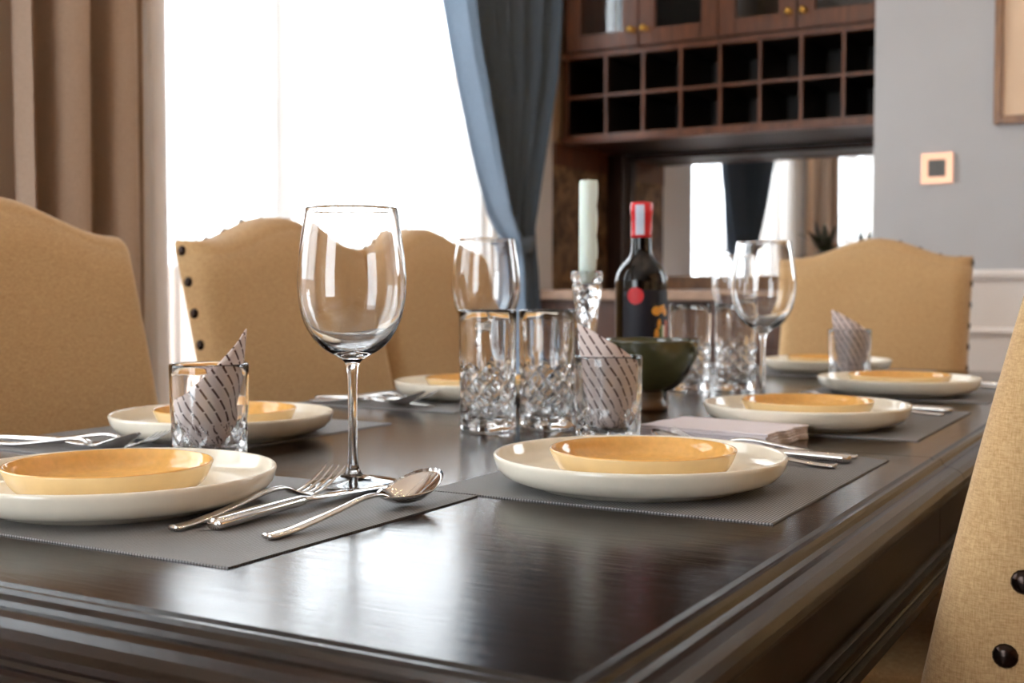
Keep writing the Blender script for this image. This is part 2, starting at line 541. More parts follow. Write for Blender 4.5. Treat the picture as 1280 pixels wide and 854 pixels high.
# ================================================================ CURTAINS
def sheet(name, ny, nz, fy, z0, z1, mat, parent=None):
    """hanging cloth: fy(u, t) -> (x, y) with u across, t from bottom to top"""
    V, F = [], []
    for k in range(nz + 1):
        t = k / nz
        for j in range(ny + 1):
            x, y = fy(j / ny, t)
            V.append((x, y, z0 + (z1 - z0) * t))
    w = ny + 1
    for k in range(nz):
        for j in range(ny):
            F.append((k * w + j, k * w + j + 1, (k + 1) * w + j + 1, (k + 1) * w + j))
    return obj(name, mesh(name, V, F), mat, parent)

def sheer_fold(y0, y1, n, x=-1.975, amp=.022, ph=0.0):
    def f(u, t):
        y = y0 + (y1 - y0) * u
        a = amp * (0.75 + 0.25 * math.sin(u * 23 + 1.3))
        return (x + a * math.sin(2 * PI * n * u + 0.7 * math.sin(u * 17) + ph) + .004 * math.sin(9 * t + u * 31), y + .010 * math.sin(4 * PI * n * u))
    return f
tag(sheet('sheer_curtain', 260, 16, sheer_fold(1.84, 2.47, 9, x=-2.01, amp=.02), .02, 2.66, M['sheer']), 'white sheer voile curtain hanging between taupe drape and the window mullion', 'curtain')
tag(sheet('sheer_curtain', 300, 16, sheer_fold(2.50, 3.53, 14, x=-2.008, amp=.017, ph=.6), .02, 2.66, M['sheer']), 'wide white sheer voile curtain hanging behind the slate blue curtain', 'curtain')
tag(sheet('sheer_curtain', 300, 10, sheer_fold(-.60, 1.18, 20), .02, 2.66, M['sheer']), 'white sheer voile curtain over the window that only the mirror shows', 'curtain')

def right_fold(u, t):  # curtain out of view, added to dim and warm the side light
    return (XR - .07 + .022 * math.sin(2 * PI * 18 * u + .8 * math.sin(13 * u)), RW0 - .1 + (RW1 - RW0 + .2) * u)
tag(sheet('sheer_curtain', 240, 8, right_fold, .02, 2.66, M['added_curtain']), 'added brown curtain drawn over the added window on the side of the nail-edged chair', 'curtain')

def taupe(y0, y1, n, ph):
    def f(u, t):
        s = math.sin(2 * PI * n * u + ph)
        return (-1.915 + .045 * math.copysign(abs(s) ** .75, s) + .006 * math.sin(5 * t + 11 * u), y0 + (y1 - y0) * u + .012 * math.sin(4 * PI * n * u + ph))
    return f
tag(sheet('drape', 120, 14, taupe(1.53, 1.85, 2.5, 2.6), .02, 2.66, M['taupe']), 'taupe pleated drape hanging straight on beige wall beside the first linen chair', 'curtain')

# the slate blue curtain, gathered into a tieback
bc = tag(empty('tied_curtain', (-1.86, 3.435, 0)), 'slate blue curtain gathered by a tieback beside the wooden sideboard', 'curtain')
def interp(tab, z):
    for (a, va), (b, vb) in zip(tab, tab[1:]):
        if a <= z <= b:
            s = (z - a) / (b - a)
            return tuple(p + (q - p) * s for p, q in zip(va, vb))
    return tab[-1][1] if z > tab[-1][0] else tab[0][1]
# z -> (left y, right y, fold depth), relative to y 3.5
edges = [(0.0, (-.20, .06, .055)), (0.6, (-.165, .01, .05)), (0.86, (-.132, -.028, .045)), (1.00, (-.135, -.035, .040)), (1.06, (-.138, -.040, .034)), (1.10, (-.150, -.040, .034)), (1.16, (-.215, -.035, .042)),
         (1.30, (-.290, .000, .05)), (1.45, (-.358, .045, .055)), (1.62, (-.43, .098, .06)), (1.80, (-.485, .112, .065)), (2.1, (-.55, .13, .065)), (2.66, (-.61, .15, .07))]
def blue(u, t):
    z = .02 + 2.64 * t
    l, r, d = interp(edges, z)
    n = 6.5
    s = math.sin(2 * PI * n * u + .5 + .5 * math.sin(3 * u))
    x = d * s - .05 * math.sin(PI * u) * (1 if z > 1.08 else .4)
    return (x, l + (r - l) * u + .006 * math.cos(4 * PI * n * u))
sheet('curtain_cloth', 200, 60, blue, .02, 2.66, M['blue'], bc)
V, F = [], []
for k in range(7):
    a = k / 6
    for j in range(40):
        th = 2 * PI * j / 40
        bul = .006 * math.sin(PI * a)
        V.append(((.046 + bul) * math.cos(th) - .012, -.091 + (.062 + bul) * math.sin(th), 1.045 + .05 * a + .008 * math.sin(th)))
for k in range(6):
    for j in range(40):
        F.append((k * 40 + j, k * 40 + (j + 1) % 40, (k + 1) * 40 + (j + 1) % 40, (k + 1) * 40 + j))
obj('tieback', mesh('tieback', V, F), M['blue'], bc)
Vt, Ft = tube(smooth_path([(.0, -.035, 1.075), (-.02, -.01, 1.085), (-.05, .05, 1.105), (-.17, .125, 1.11)], 4), .005, 8)
obj('tieback_hook', mesh('tieback_hook', Vt, Ft), M['nail'], bc)

# ================================================================ SIDEBOARD WALL
CX0, CX1, CY, CYB = -2.025, PIER - .003, 3.95, 4.40
uc = tag(empty('wall_cabinet', ((CX0 + CX1) / 2, CY, 1.455)), 'walnut wall cabinet with two rows of square wine cubbies under glazed doors', 'cabinet')
def pbox(name, org, x0, x1, y0, y1, z0, z1, mat, parent, bevel=0.0):
    """box in world numbers, stored relative to the parent's origin org"""
    return box(name, x0 - org[0], x1 - org[0], y0 - org[1], y1 - org[1], z0 - org[2], z1 - org[2], mat, parent, bevel)
O = tuple(uc.location)
pbox('side_panel', O, CX0, CX0 + .018, CY + .02, CYB, 1.455, 2.46, M['cab'], uc)
pbox('side_panel', O, CX1 - .018, CX1, CY + .02, CYB, 1.455, 2.46, M['cab'], uc)
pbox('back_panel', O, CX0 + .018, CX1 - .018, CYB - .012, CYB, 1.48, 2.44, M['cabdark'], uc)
pbox('top_panel', O, CX0, CX1, CY, CYB, 2.44, 2.46, M['cab'], uc)
pbox('bottom_panel', O, CX0 + .018, CX1 - .018, CY + .03, CYB - .012, 1.455, 1.478, M['cabdeep'], uc)
pbox('bottom_moulding', O, CX0, CX1, CY - .014, CY + .03, 1.452, 1.482, M['cab'], uc, .006)
pbox('rail', O, CX0, CX1, CY, CY + .03, 1.755, 1.775, M['cab'], uc, .002)
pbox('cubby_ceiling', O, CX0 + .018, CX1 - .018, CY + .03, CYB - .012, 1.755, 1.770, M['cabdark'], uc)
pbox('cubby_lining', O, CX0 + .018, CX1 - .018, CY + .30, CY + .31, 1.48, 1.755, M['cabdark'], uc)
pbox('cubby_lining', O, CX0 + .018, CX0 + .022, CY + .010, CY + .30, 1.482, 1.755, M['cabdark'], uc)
xs = [-1.8535, -1.711, -1.5715, -1.430, -1.2915, -1.1525, -1.0145, -.878]
for x in xs:
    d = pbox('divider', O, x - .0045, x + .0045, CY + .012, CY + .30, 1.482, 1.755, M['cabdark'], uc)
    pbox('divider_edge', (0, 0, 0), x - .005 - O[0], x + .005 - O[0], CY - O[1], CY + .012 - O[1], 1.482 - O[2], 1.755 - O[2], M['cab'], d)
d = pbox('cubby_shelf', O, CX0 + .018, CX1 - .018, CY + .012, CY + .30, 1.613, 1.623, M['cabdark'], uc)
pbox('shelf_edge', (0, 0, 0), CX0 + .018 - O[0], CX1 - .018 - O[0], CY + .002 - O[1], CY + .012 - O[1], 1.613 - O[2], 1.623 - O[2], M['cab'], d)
dx = [-2.004, -1.720, -1.4315, -1.163, -.858]
for i in range(4):
    x0, x1 = dx[i] + .002, dx[i + 1] - .002
    st = .058
    mb = MB()
    z0, z1 = 1.777, 2.43
    for (a, b, c, e) in ((x0, x0 + st, z0, z1), (x1 - st, x1, z0, z1), (x0 + st, x1 - st, z0, z0 + .055), (x0 + st, x1 - st, z1 - .06, z1)):
        mb.box(a - O[0], b - O[0], -.020, 0, c - O[2], e - O[2])
    dr = obj('door', mb.me('door', bevel=.003), M['cab'], uc)
    pbox('pane', (0, 0, 0), x0 + st - O[0], x1 - st - O[0], -.008, -.005, z0 + .055 - O[2], z1 - .06 - O[2], M['pane'], dr)
    kx = (x1 - .022) if i % 2 == 0 else (x0 + .022)
    V, F = lathe([(0, .030), (.007, .029), (.012, .024), (.013, .019), (.010, .014), (.005, .011), (.0045, .002), (.010, 0)], 20)
    obj('knob', mesh('knob', V, F), M['brass'], dr, (kx - O[0], -.020, 1.831 - O[2]), (R(90), 0, 0))

# mirror behind the worktop, in a dark walnut surround
mi = tag(empty('wall_mirror', (-1.43, YB, .93)), 'wide wall mirror above the sideboard, reflecting curtains and bright windows', 'mirror')
box('glass', -.530, .592, -.014, -.008, .05, .502, M['mirror'], mi)
box('backing', -.530, .592, -.008, -.001, .05, .502, M['cabdark'], mi)
box('bottom_rail', -.530, .592, -.03, -.001, 0, .05, M['frame'], mi, .003)
box('top_rail', -.530, .592, -.03, -.001, .502, .523, M['cabdeep'], mi)

# worktop and base cabinets
tag(box('worktop', XL + .002, PIER - .002, 3.73, YB - .001, .895, .928, M['worktop'], None, .004), 'pale brown stone worktop across the base cabinets below the mirror', 'worktop')
for i, (x0, x1) in enumerate(((XL + .004, -1.655), (-1.653, -1.245), (-1.243, PIER - .004))):
    c = tag(empty('base_cabinet', ((x0 + x1) / 2, 3.76, 0)), ('dark walnut base cabinet in the corner by the blue curtain', 'dark walnut base cabinet, middle one under the stone worktop', 'dark walnut base cabinet behind the head chair, against the grey pier')[i], 'cabinet', 'base cabinets under the worktop')
    w = (x1 - x0) / 2
    box('body', -w, w, .022, .62, .08, .894, M['cabband'], c)
    box('plinth', -w, w, .06, .60, 0, .08, M['cabdark'], c)
    d = box('drawer', -w + .004, w - .004, 0, .022, .74, .885, M['cabband'], c, .003)
    V, F = lathe([(0, .028), (.010, .025), (.012, .018), (.005, .011), (.0045, 0)], 16)
    kn = mesh('knob', V, F)
    obj('knob', kn, M['brass'], d, (0, 0, .81), (R(90), 0, 0))
    for s in (-1, 1):
        d = box('door', min(s * .002, s * (w - .004)), max(s * .002, s * (w - .004)), 0, .022, .09, .735, M['cabband'], c, .003)
        obj('knob', kn, M['brass'], d, (s * .03, 0, .66), (R(90), 0, 0))

# small dark plant on the worktop
pl = tag(empty('potted_plant', (-1.115, 4.12, .928)), 'small dark-leaved plant in a bronze vase on the worktop, behind the head chair', 'plant')
V, F = lathe(smooth_path([(0, 0), (.035, 0), (.045, .03), (.038, .07), (.020, .105), (.024, .125), (.019, .125), (.014, .10), (.0, .02)], 5), 28)
obj('vase', mesh('vase', V, F), M['vase'], pl)
for k in range(11):
    a = k * 2.4
    ln = .10 + .03 * ((k * 7) % 5) / 4
    V, F = [], []
    for i in range(9):
        t = i / 8
        rr = .012 + (.075 if k % 3 else .03) * t ** 1.3
        z = .11 + ln * (t - .35 * t * t * (k % 3))
        wd = .013 * math.sin(PI * min(1, t * .92 + .06)) + .0008
        for s, dz in ((-1, .003), (0, 0), (1, .003)):
            V.append((rr * math.cos(a) - s * wd * math.sin(a), rr * math.sin(a) + s * wd * math.cos(a), z + dz))
    for i in range(8):
        for s in range(2): F.append((i * 3 + s, i * 3 + s + 1, i * 3 + s + 4, i * 3 + s + 3))
    obj('leaf', mesh('leaf', V, F), M['leaf'], pl)

# switch and picture on the grey wall
sw = tag(empty('light_switch', (-.657, YG, 1.229)), 'square rose gold switch with a dark grey face on the grey wall', 'switch')
mb = MB(); s = .043; q = .024
for a in ((-s, -q, 0, 2 * s), (q, s, 0, 2 * s), (-q, q, 0, s - q), (-q, q, s + q, 2 * s)): mb.box(a[0], a[1], -.011, 0, a[2], a[3])
obj('plate', mb.me('plate'), M['copper'], sw)
box('button', -q, q, -.009, 0, s - q, s + q, M['switch_dark'], sw, .001)
pf = tag(empty('picture_frame', (-.508, YG, 1.383)), 'brown gilt picture frame with plain pale beige print on the grey wall', 'picture')
mb = MB(); W, H, fw = .62, .85, .022
for a in ((0, fw, 0, H), (W - fw, W, 0, H), (fw, W - fw, 0, fw), (fw, W - fw, H - fw, H)): mb.box(a[0], a[1], -.026, 0, a[2], a[3])
obj('frame', mb.me('frame', bevel=.003), M['frame'], pf)
box('print', fw, W - fw, -.012, -.004, fw, H - fw, M['art'], pf)

# ================================================================ CEILING LAMPS
def chandelier(x, y, z):
    c = tag(empty('chandelier', (x, y, z)), 'bronze chandelier with candle bulbs hanging over the dining table', 'chandelier')
    V, F = tube([(0, 0, .12), (0, 0, ZC - z - .02)], .008, 10); obj('rod', mesh('rod', V, F), M['nail'], c)
    V, F = lathe([(0, ZC - z), (.06, ZC - z - .001), (.055, ZC - z - .02), (.0, ZC - z - .03)], 24); obj('canopy', mesh('canopy', V, F), M['nail'], c)
    V, F = lathe(smooth_path([(0, 0), (.02, .01), (.04, .05), (.018, .09), (.024, .13), (0, .15)], 4), 24); obj('hub', mesh('hub', V, F), M['nail'], c)
    bV, bF = lathe(smooth_path([(0, .045), (.004, .036), (.009, .017), (.007, .003), (0, 0)], 4), 12); bm_ = mesh('bulb', bV, bF)
    cV, cF = lathe([(0, -.002), (.022, 0), (.024, .006), (.012, .008), (.012, .05), (0, .05)], 14); cm_ = mesh('candle_cup', cV, cF)
    for ring, (n, rad, zz) in enumerate(((10, .42, .02), (6, .24, .16))):
        for k in range(n):
            a = 2 * PI * (k + .5 * ring) / n + .2
            e = Vector((rad * math.cos(a), rad * math.sin(a), zz))
            V, F = tube(smooth_path([(0.01 * math.cos(a), .01 * math.sin(a), .05), tuple(e * .5 + Vector((0, 0, -.05))), tuple(e * .9 + Vector((0, 0, -.02))), tuple(e)], 5), .006, 8)
            ar = obj('arm', mesh('arm', V, F), M['nail'], c)
            obj('candle_cup', cm_, M['white_trim'], ar, e)
            obj('bulb', bm_, M['bulb'], ar, e + Vector((0, 0, .05)))
chandelier(-.72, 1.55, 1.95)
dV, dF = lathe([(.058, -.004), (.048, -.010), (.046, -.004), (.046, 0), (.058, 0)], 28)
dV2, dF2 = lathe([(0, -.0035), (.046, -.0035), (.046, -.001), (0, -.001)], 28)
rimm, dism = mesh('trim_ring', dV, dF), mesh('lens', dV2, dF2)
for k, (x, y) in enumerate(((.9, .2), (.9, 1.6), (.9, 3.0), (-.7, -1.0), (.9, -1.4), (-1.43, 3.7))):  # lamps out of view, added to give the room warm fill light
    d = tag(empty('added_downlight', (x, y, ZC)), ('added round recessed downlight above the sideboard' if k == 5 else 'added round recessed downlight in the white ceiling over the ' + ('nail-edged chair side near the front', 'middle of the free floor', 'floor before the grey wall', 'room end by the front window', 'corner farthest from the sideboard')[k]), 'downlight', 'added recessed ceiling downlights')
    obj('trim_ring', rimm, M['white_trim'], d)
    obj('lens', dism, M['added_downlamp'], d)

# ================================================================ TABLE
TX0, TX1, TY0, TY1, TZ = -1.206, -.234, .471, 2.72, .76
tb = tag(empty('dining_table', ((TX0 + TX1) / 2, (TY0 + TY1) / 2, 0)), 'long dark stained wooden dining table with moulded edge and apron', 'table')
O = tuple(tb.location)
EDGE = [(-.006, 0), (-.0035, -.0020), (-.001, -.0022), (.0005, -.0006), (.003, -.0006), (.005, -.003), (.0062, -.0065), (.009, -.0088), (.014, -.0092), (.020, -.0108), (.0250, -.0146), (.0275, -.0200), (.0275, -.0255),
        (.0245, -.0310), (.020, -.0345), (.014, -.0365), (.012, -.039), (.013, -.042), (.008, -.044), (.005, -.048), (.004, -.052), (.004, -.094), (.008, -.096), (.013, -.098), (.0145, -.103), (.012, -.108), (.008, -.1095),
        (.011, -.112), (.0165, -.114), (.018, -.120), (.014, -.126), (.004, -.128), (-.012, -.128), (-.012, -.034)]
SEAMS = [TY0, 1.303, 1.92, TY1]
def table_section(y0, y1, near, far):
    """slab with moulded rim on its free sides"""
    V, F = [], []
    rings = []
    for (u, w) in EDGE:
        ya = y0 - u if near else y0
        yb = y1 + u if far else y1
        rings.append([(TX0 - u, ya), (TX1 + u, ya), (TX1 + u, yb), (TX0 - u, yb)])
    for (r, (u, w)) in zip(rings, EDGE):
        for (x, y) in r: V.append((x - O[0], y - O[1], TZ + w))
    open_sides = {0: near, 1: True, 2: far, 3: True}
    for i in range(len(EDGE) - 1):
        for k in range(4):
            if not open_sides[k]: continue
            k2 = (k + 1) % 4
            F.append((i * 4 + k, i * 4 + k2, (i + 1) * 4 + k2, (i + 1) * 4 + k))
    F.append((0, 1, 2, 3))
    b = (len(EDGE) - 1) * 4
    F.append((b + 3, b + 2, b + 1, b))
    for k in (0, 2):
        if open_sides[k]: continue
        a, c = (0, 1) if k == 0 else (3, 2)
        F.append(tuple(i * 4 + a for i in range(len(EDGE))) + tuple(i * 4 + c for i in reversed(range(len(EDGE)))))
    return V, F
for i in range(3):
    y0, y1 = SEAMS[i] + (.0007 if i else 0), SEAMS[i + 1] - (.0007 if i < 2 else 0)
    V, F = table_section(y0, y1, i == 0, i == 2)
    me = mesh('tabletop', V, F, False)
    recalc(me)
    me.materials.append(M['table']); me.materials.append(M['tablerim'])
    for p in me.polygons:
        if not (p.normal.z > .99 and len(p.vertices) == 4 and p.center.z > TZ - .0001): p.material_index = 1
    o = obj('tabletop', me, None, tb)
    o['label'] = 'tabletop section with a thin joint to the next'
def turned_leg():
    V, F = [], []
    lv = [(.036, 0), (.040, .02), (.034, .05), (.036, .06), (.030, .08), (.042, .30), (.046, .36), (.036, .40), (.046, .42), (.046, .44)]
    return lathe(smooth_path(lv, 4), 24)
lV, lF = turned_leg(); lV = [(0, 0, 0)] + lV
lm = mesh('leg', lV[1:], lF)
for (sx, sy) in ((-1, -1), (1, -1), (-1, 1), (1, 1)):
    px, py = sx * ((TX1 - TX0) / 2 - .06), sy * ((TY1 - TY0) / 2 - .06)
    lg = obj('leg', lm, M['darkleg'], tb, (px, py, 0))
    box('leg_block', -.05, .05, -.05, .05, .44, .632, M['darkleg'], lg, .004)

# ================================================================ CHAIRS
HW, TH, ZB = .228, .070, .42
def ztop(x): return 1.012 + .048 * 0.5 * (1 + math.cos(PI * min(1.0, abs(x) / (HW * .86))))
def yfront(z): return .27 * (1.02 - z) - .10 * (1.02 - z) ** 2 * (1 if z < 1.02 else 0)
def backrest_mesh():
    rr, rb, rt, rtb = .036, .010, .026, .010
    xs = []
    for k in range(25): xs.append(-(HW - rr) + 2 * (HW - rr) * k / 24)
    ed = [(rr * math.sin(a * PI / 2 / 6)) for a in range(1, 7)]
    xs = [-(HW - rr) - e for e in reversed(ed)] + xs + [(HW - rr) + e for e in ed]
    ts = [k / 14 * (1 - .06) for k in range(15)]
    V = {}
    verts, faces = [], []
    NX = len(xs)
    top_d = [rt * (1 - math.sin(a * PI / 2 / 5)) for a in range(0, 6)]
    rows = []
    for side in (0, 1):
        grid = []
        for t in ts + top_d:
            row = []
            for x in xs:
                zt = ztop(x)
                if isinstance(t, float) and t in top_d and len(grid) >= len(ts):
                    z = zt - t
                else:
                    z = ZB + (zt - rt - ZB) * (t / (1 - .06))
                d = zt - z
                ax = abs(x) - (HW - rr)
                if side == 0:
                    y = yfront(z) + .010 * max(0, 1 - (x / HW) ** 2) * math.sin(PI * min(1, max(0, (z - ZB) / (zt - ZB))))
                    if ax > 0: y -= rr - math.sqrt(max(0, rr * rr - ax * ax))
                    if d < rt: y -= rt - math.sqrt(max(0, rt * rt - (rt - d) ** 2))
                else:
                    y = yfront(z) - TH
                    bx = abs(x) - (HW - rb)
                    if bx > 0: y += (rb - math.sqrt(max(0, rb * rb - bx * bx))) * .8
                    if d < rtb: y += rtb - math.sqrt(max(0, rtb * rtb - (rtb - d) ** 2))
                row.append(len(verts)); verts.append((x, y, z))
            grid.append(row)
        rows.append(grid)
    A, B = rows
    NR = len(A)
    for k in range(NR - 1):
        for j in range(NX - 1):
            faces.append((A[k][j], A[k + 1][j], A[k + 1][j + 1], A[k][j + 1]))
            faces.append((B[k][j], B[k][j + 1], B[k + 1][j + 1], B[k + 1][j]))
        faces.append((A[k][0], B[k][0], B[k + 1][0], A[k + 1][0]))
        faces.append((A[k][-1], A[k + 1][-1], B[k + 1][-1], B[k][-1]))
    for j in range(NX - 1):
        faces.append((A[-1][j], B[-1][j], B[-1][j + 1], A[-1][j + 1]))
        faces.append((A[0][j], A[0][j + 1], B[0][j + 1], B[0][j]))
    return recalc(mesh('backrest', verts, faces))
def seat_mesh():
    mb = MB().box(-.232, .232, .085, .545, .385, .485)
    me = mb.me('seat', bevel=.03, seg=4)
    me.polygons.foreach_set('use_smooth', [True] * len(me.polygons))
    for v in me.vertices:
        if v.co.z > .45: v.co.z += .014 * (1 - (v.co.x / .232) ** 2)
    return me
nV, nF = lathe([(.0085, 0), (.0082, .0014), (.0068, .0032), (.004, .0044), (0, .0048)], 14)
NAIL = mesh('nail', nV, nF)
def make_chair(loc, rz, label):
    c = tag(empty('dining_chair', loc, rz), label, 'chair', 'linen dining chairs')
    obj('backrest', backrest_mesh(), M['linen'], c)
    obj('seat', seat_mesh(), M['linen'], c)
    box('seat_rail', -.222, .222, .10, .535, .335, .388, M['darkleg'], c, .006)
    for (sx, y0, y1) in ((-1, .135, .06), (1, .135, .06), (-1, .50, .505), (1, .50, .505)):
        V, F = [], []
        for (z, y, hw) in ((0, y1, .015), (.2, (y0 + y1) / 2 + .01, .019), (.345, y0, .023)):
            for (a, b) in ((-1, -1), (1, -1), (1, 1), (-1, 1)): V.append((sx * .195 + a * hw, y + b * hw, z))
        for i in range(2):
            for k in range(4): F.append((i * 4 + k, i * 4 + (k + 1) % 4, i * 4 + 4 + (k + 1) % 4, i * 4 + 4 + k))
        F += [(3, 2, 1, 0), (8, 9, 10, 11)]
        obj('leg', mesh('leg', V, F, False), M['darkleg'], c)
    for sx in (-1, 1):
        for k in range(11):
            z = .995 - .0505 * k
            obj('nail', NAIL, M['nail'], c, (sx * (HW - .0005), yfront(z) - .050, z), (0, sx * R(90), 0))
    for k in range(9):
        x = -HW + .03 + (2 * HW - .06) * k / 8
        sl = math.atan2(ztop(x + .01) - ztop(x - .01), .02)
        obj('nail', NAIL, M['nail'], c, (x, yfront(ztop(x)) - TH + .002, ztop(x) - .005), (R(52), -sl, 0))
    return c
chair0 = make_chair((-1.39, 1.085, 0), R(-90), 'tan linen camelback chair beside the taupe drape, first along the window side')
def chair_at(loc, rz, label):
    c = copy_tree(chair0)
    c.location = loc; c.rotation_euler = (0, 0, rz); c['label'] = label
    return c
chair_at((-1.39, 1.680, 0), R(-90), 'tan linen camelback chair, middle one of three along the window side')
chair_at((-1.40, 2.150, 0), R(-90), 'tan linen camelback chair nearest the blue curtain, along the window side')
chair_at((-.715, 3.09, 0), R(180), 'tan linen camelback chair at the table head before the grey wall')
chair_at((-.080, 1.080, 0), R(90), 'linen chair across the table from the windows, its nailed side edge showing')

chair_at((-.080, 1.640, 0), R(90), 'linen chair pushed under the table beyond the one with its nailed edge showing')
chair_at((-.080, 2.190, 0), R(90), 'linen chair on the side away from the windows, last before the grey wall')

# ================================================================ TABLEWARE
# settings: name, plate (x, y), mat (x0, x1, y0, y1)
MT = .0012
MATS = [('head', (-.932, -.524, .567, .868), 'charcoal woven placemat with the steel fork, knife and spoon before the wine glass'),
        ('r1', (-.577, -.272, .872, 1.256), 'charcoal woven placemat in front of the stacked paper napkins'),
        ('r2', (-.577, -.278, 1.430, 1.800), 'charcoal woven placemat beyond the stacked paper napkins'),
        ('r3', (-.577, -.278, 1.950, 2.32), 'charcoal woven placemat under the plate beside the last tumbler and napkin'),
        ('l1', (-1.195, -.905, .868, 1.284), 'charcoal woven placemat in front of the first window-side chair'),
        ('l2', (-1.195, -.905, 1.435, 1.84), 'charcoal woven placemat in front of the middle window-side chair'),
        ('end', (-.90, -.48, 2.36, 2.665), 'charcoal woven placemat at the head chair before the grey wall')]
for n, (x0, x1, y0, y1), lab in MATS:
    w, h = (x1 - x0) / 2, (y1 - y0) / 2
    o = obj('placemat', MB().box(-w, w, -h, h, 0, MT).me('placemat'), M['mat'], None, ((x0 + x1) / 2, (y0 + y1) / 2, TZ))
    tag(o, lab, 'placemat', 'charcoal placemats')

PR = .129
prof = [(0, .0035), (.080, .0035), (.084, 0), (.092, 0), (.096, .0032), (.110, .0058), (.1205, .0105), (.1265, .0175), (.1285, .0245), (.1290, .0270), (.1280, .0285), (.1265, .0285), (.1252, .0270),
        (.1235, .0200), (.1180, .0140), (.1080, .0105), (.095, .0092), (0, .0085)]
pV, pF = lathe(prof, 96)
PLATE = mesh('dinner_plate', pV, pF); recalc(PLATE); PLATE.materials.append(M['cream'])
prof2 = [(0, .002), (.058, .002), (.060, 0), (.066, 0), (.069, .0016), (.0735, .0045), (.0770, .0082), (.0800, .0135), (.0822, .0182), (.0826, .0194), (.0818, .0202), (.0807, .0197),
         (.0785, .0150), (.0750, .0095), (.0690, .0066), (.055, .0056), (0, .0052)]
prof2 = [(r, z * 1.16) for r, z in prof2]
qV, qF = lathe(prof2, 80)
SIDE = mesh('side_plate', qV, qF); recalc(SIDE)
for m in (M['amber'], M['amber_out']): SIDE.materials.append(m)
for p in SIDE.polygons:
    i = p.index // 80
    p.material_index = 1 if i < 9 else 0
PLATES = [(-.760, .692, 'with the wine glass and silver cutlery beside it', 'head'), (-.430, .988, 'in front of the stacked paper napkins', 'r1'), (-.434, 1.525, 'just beyond the stacked paper napkins', 'r2'),
          (-.431, 2.050, 'beside the last tumbler, on the chair side away from windows', 'r3'), (-1.000, 1.076, 'behind the napkin tumbler, before the first window-side chair', 'l1'),
          (-1.000, 1.650, 'behind the tall crystal glasses, before the middle window-side chair', 'l2'), (-.670, 2.505, 'at the head chair before the grey wall', 'end')]
for x, y, where, k in PLATES:
    tag(obj('dinner_plate', PLATE, None, None, (x, y, TZ + MT)), 'cream round dinner plate ' + where, 'plate', 'cream dinner plates')
    a = {'r1': (.002, .004), 'head': (-.010, .004)}.get(k, (0, .005))
    tag(obj('side_plate', SIDE, None, None, (x + a[0], y + a[1], TZ + MT + .0092)), 'small amber plate on the cream plate ' + where.replace(', on the chair side away from windows', '').replace(', before the middle window-side chair', ''), 'plate', 'amber side plates')

# ---- cutlery: lies along local +y, tail at the origin
def loft(stations, n=10, flat=1.0):
    """stations: (y, z, halfwidth, halfthick)"""
    V, F = [], []
    for (y, z, w, h) in stations:
        for k in range(n):
            t = 2 * PI * k / n
            c, s = math.cos(t), math.sin(t)
            V.append((w * math.copysign(abs(c) ** flat, c), y, z + h * math.copysign(abs(s) ** flat, s)))
    N = len(stations)
    for i in range(N - 1):
        for k in range(n):
            k2 = (k + 1) % n
            F.append((i * n + k, i * n + k2, (i + 1) * n + k2, (i + 1) * n + k))
    F.append(tuple(range(n))[::-1]); F.append(tuple((N - 1) * n + k for k in range(n)))
    return V, F
HANDLE = smooth_path([(0, .0035, .0042, .0022), (.004, .0026, .0062, .0024), (.03, .0036, .0058, .0024), (.07, .0085, .0044, .0022), (.105, .0135, .0030, .0022), (.125, .0135, .0028, .0020), (.135, .0108, .0036, .0016)], 5)
V, F = loft(HANDLE, 12); HANDLE_M = recalc(mesh('handle', V, F)); HANDLE_M.materials.append(M['steel'])
# fork head: root with four tines
mb = MB()
root = smooth_path([(.132, .0115, .0036, .0014), (.140, .0075, .0085, .0011), (.148, .0050, .0115, .0010), (.156, .0050, .0120, .0009)], 4)
mb.add(*loft(root, 12))
for k in range(4):
    x = -.0096 + .0064 * k
    V, F = loft(smooth_path([(.153, .0049, .0023, .0009), (.165, .0074, .0020, .0009), (.180, .0130, .0017, .0008), (.193, .0200, .0012, .0006), (.197, .0226, .0006, .0004)], 3), 8)
    mb.add([(v[0] + x, v[1], v[2]) for v in V], F)
FORK_M = recalc(mb.me('tines', True)); FORK_M.materials.append(M['steel'])
# spoon bowl: double-walled shell
def spoon_bowl():
    V, F = [], []
    n, rr = 28, 9
    L_, W_ = .035, .0225
    for side in (0, 1):
        for i in range(rr + 1):
            s = i / rr
            for k in range(n):
                t = 2 * PI * k / n
                px, py = W_ * s * math.cos(t), L_ * s * math.sin(t)
                if py < 0: px *= 1 - .22 * (py / L_) ** 2
                z = -.0105 * (1 - s * s) - (.0011 if side == 0 else 0)
                V.append((px, .1655 + py, .0125 + z + .34 * py * (1 if py > 0 else .18) + .0009))
    w = n
    for side in (0, 1):
        b = side * (rr + 1) * n
        for i in range(rr):
            for k in range(n):
                k2 = (k + 1) % n
                F.append((b + i * n + k, b + i * n + k2, b + (i + 1) * n + k2, b + (i + 1) * n + k))
    b2 = (rr + 1) * n
    for k in range(n): F.append((rr * n + k, rr * n + (k + 1) % n, b2 + rr * n + (k + 1) % n, b2 + rr * n + k))
    me = mesh('bowl', V, F)
    bm = bmesh.new(); bm.from_mesh(me)
    bmesh.ops.remove_doubles(bm, verts=bm.verts, dist=1e-6)
    bmesh.ops.recalc_face_normals(bm, faces=bm.faces)
    bm.to_mesh(me); bm.free()
    return me
SPOON_M = spoon_bowl(); SPOON_M.materials.append(M['steel'])
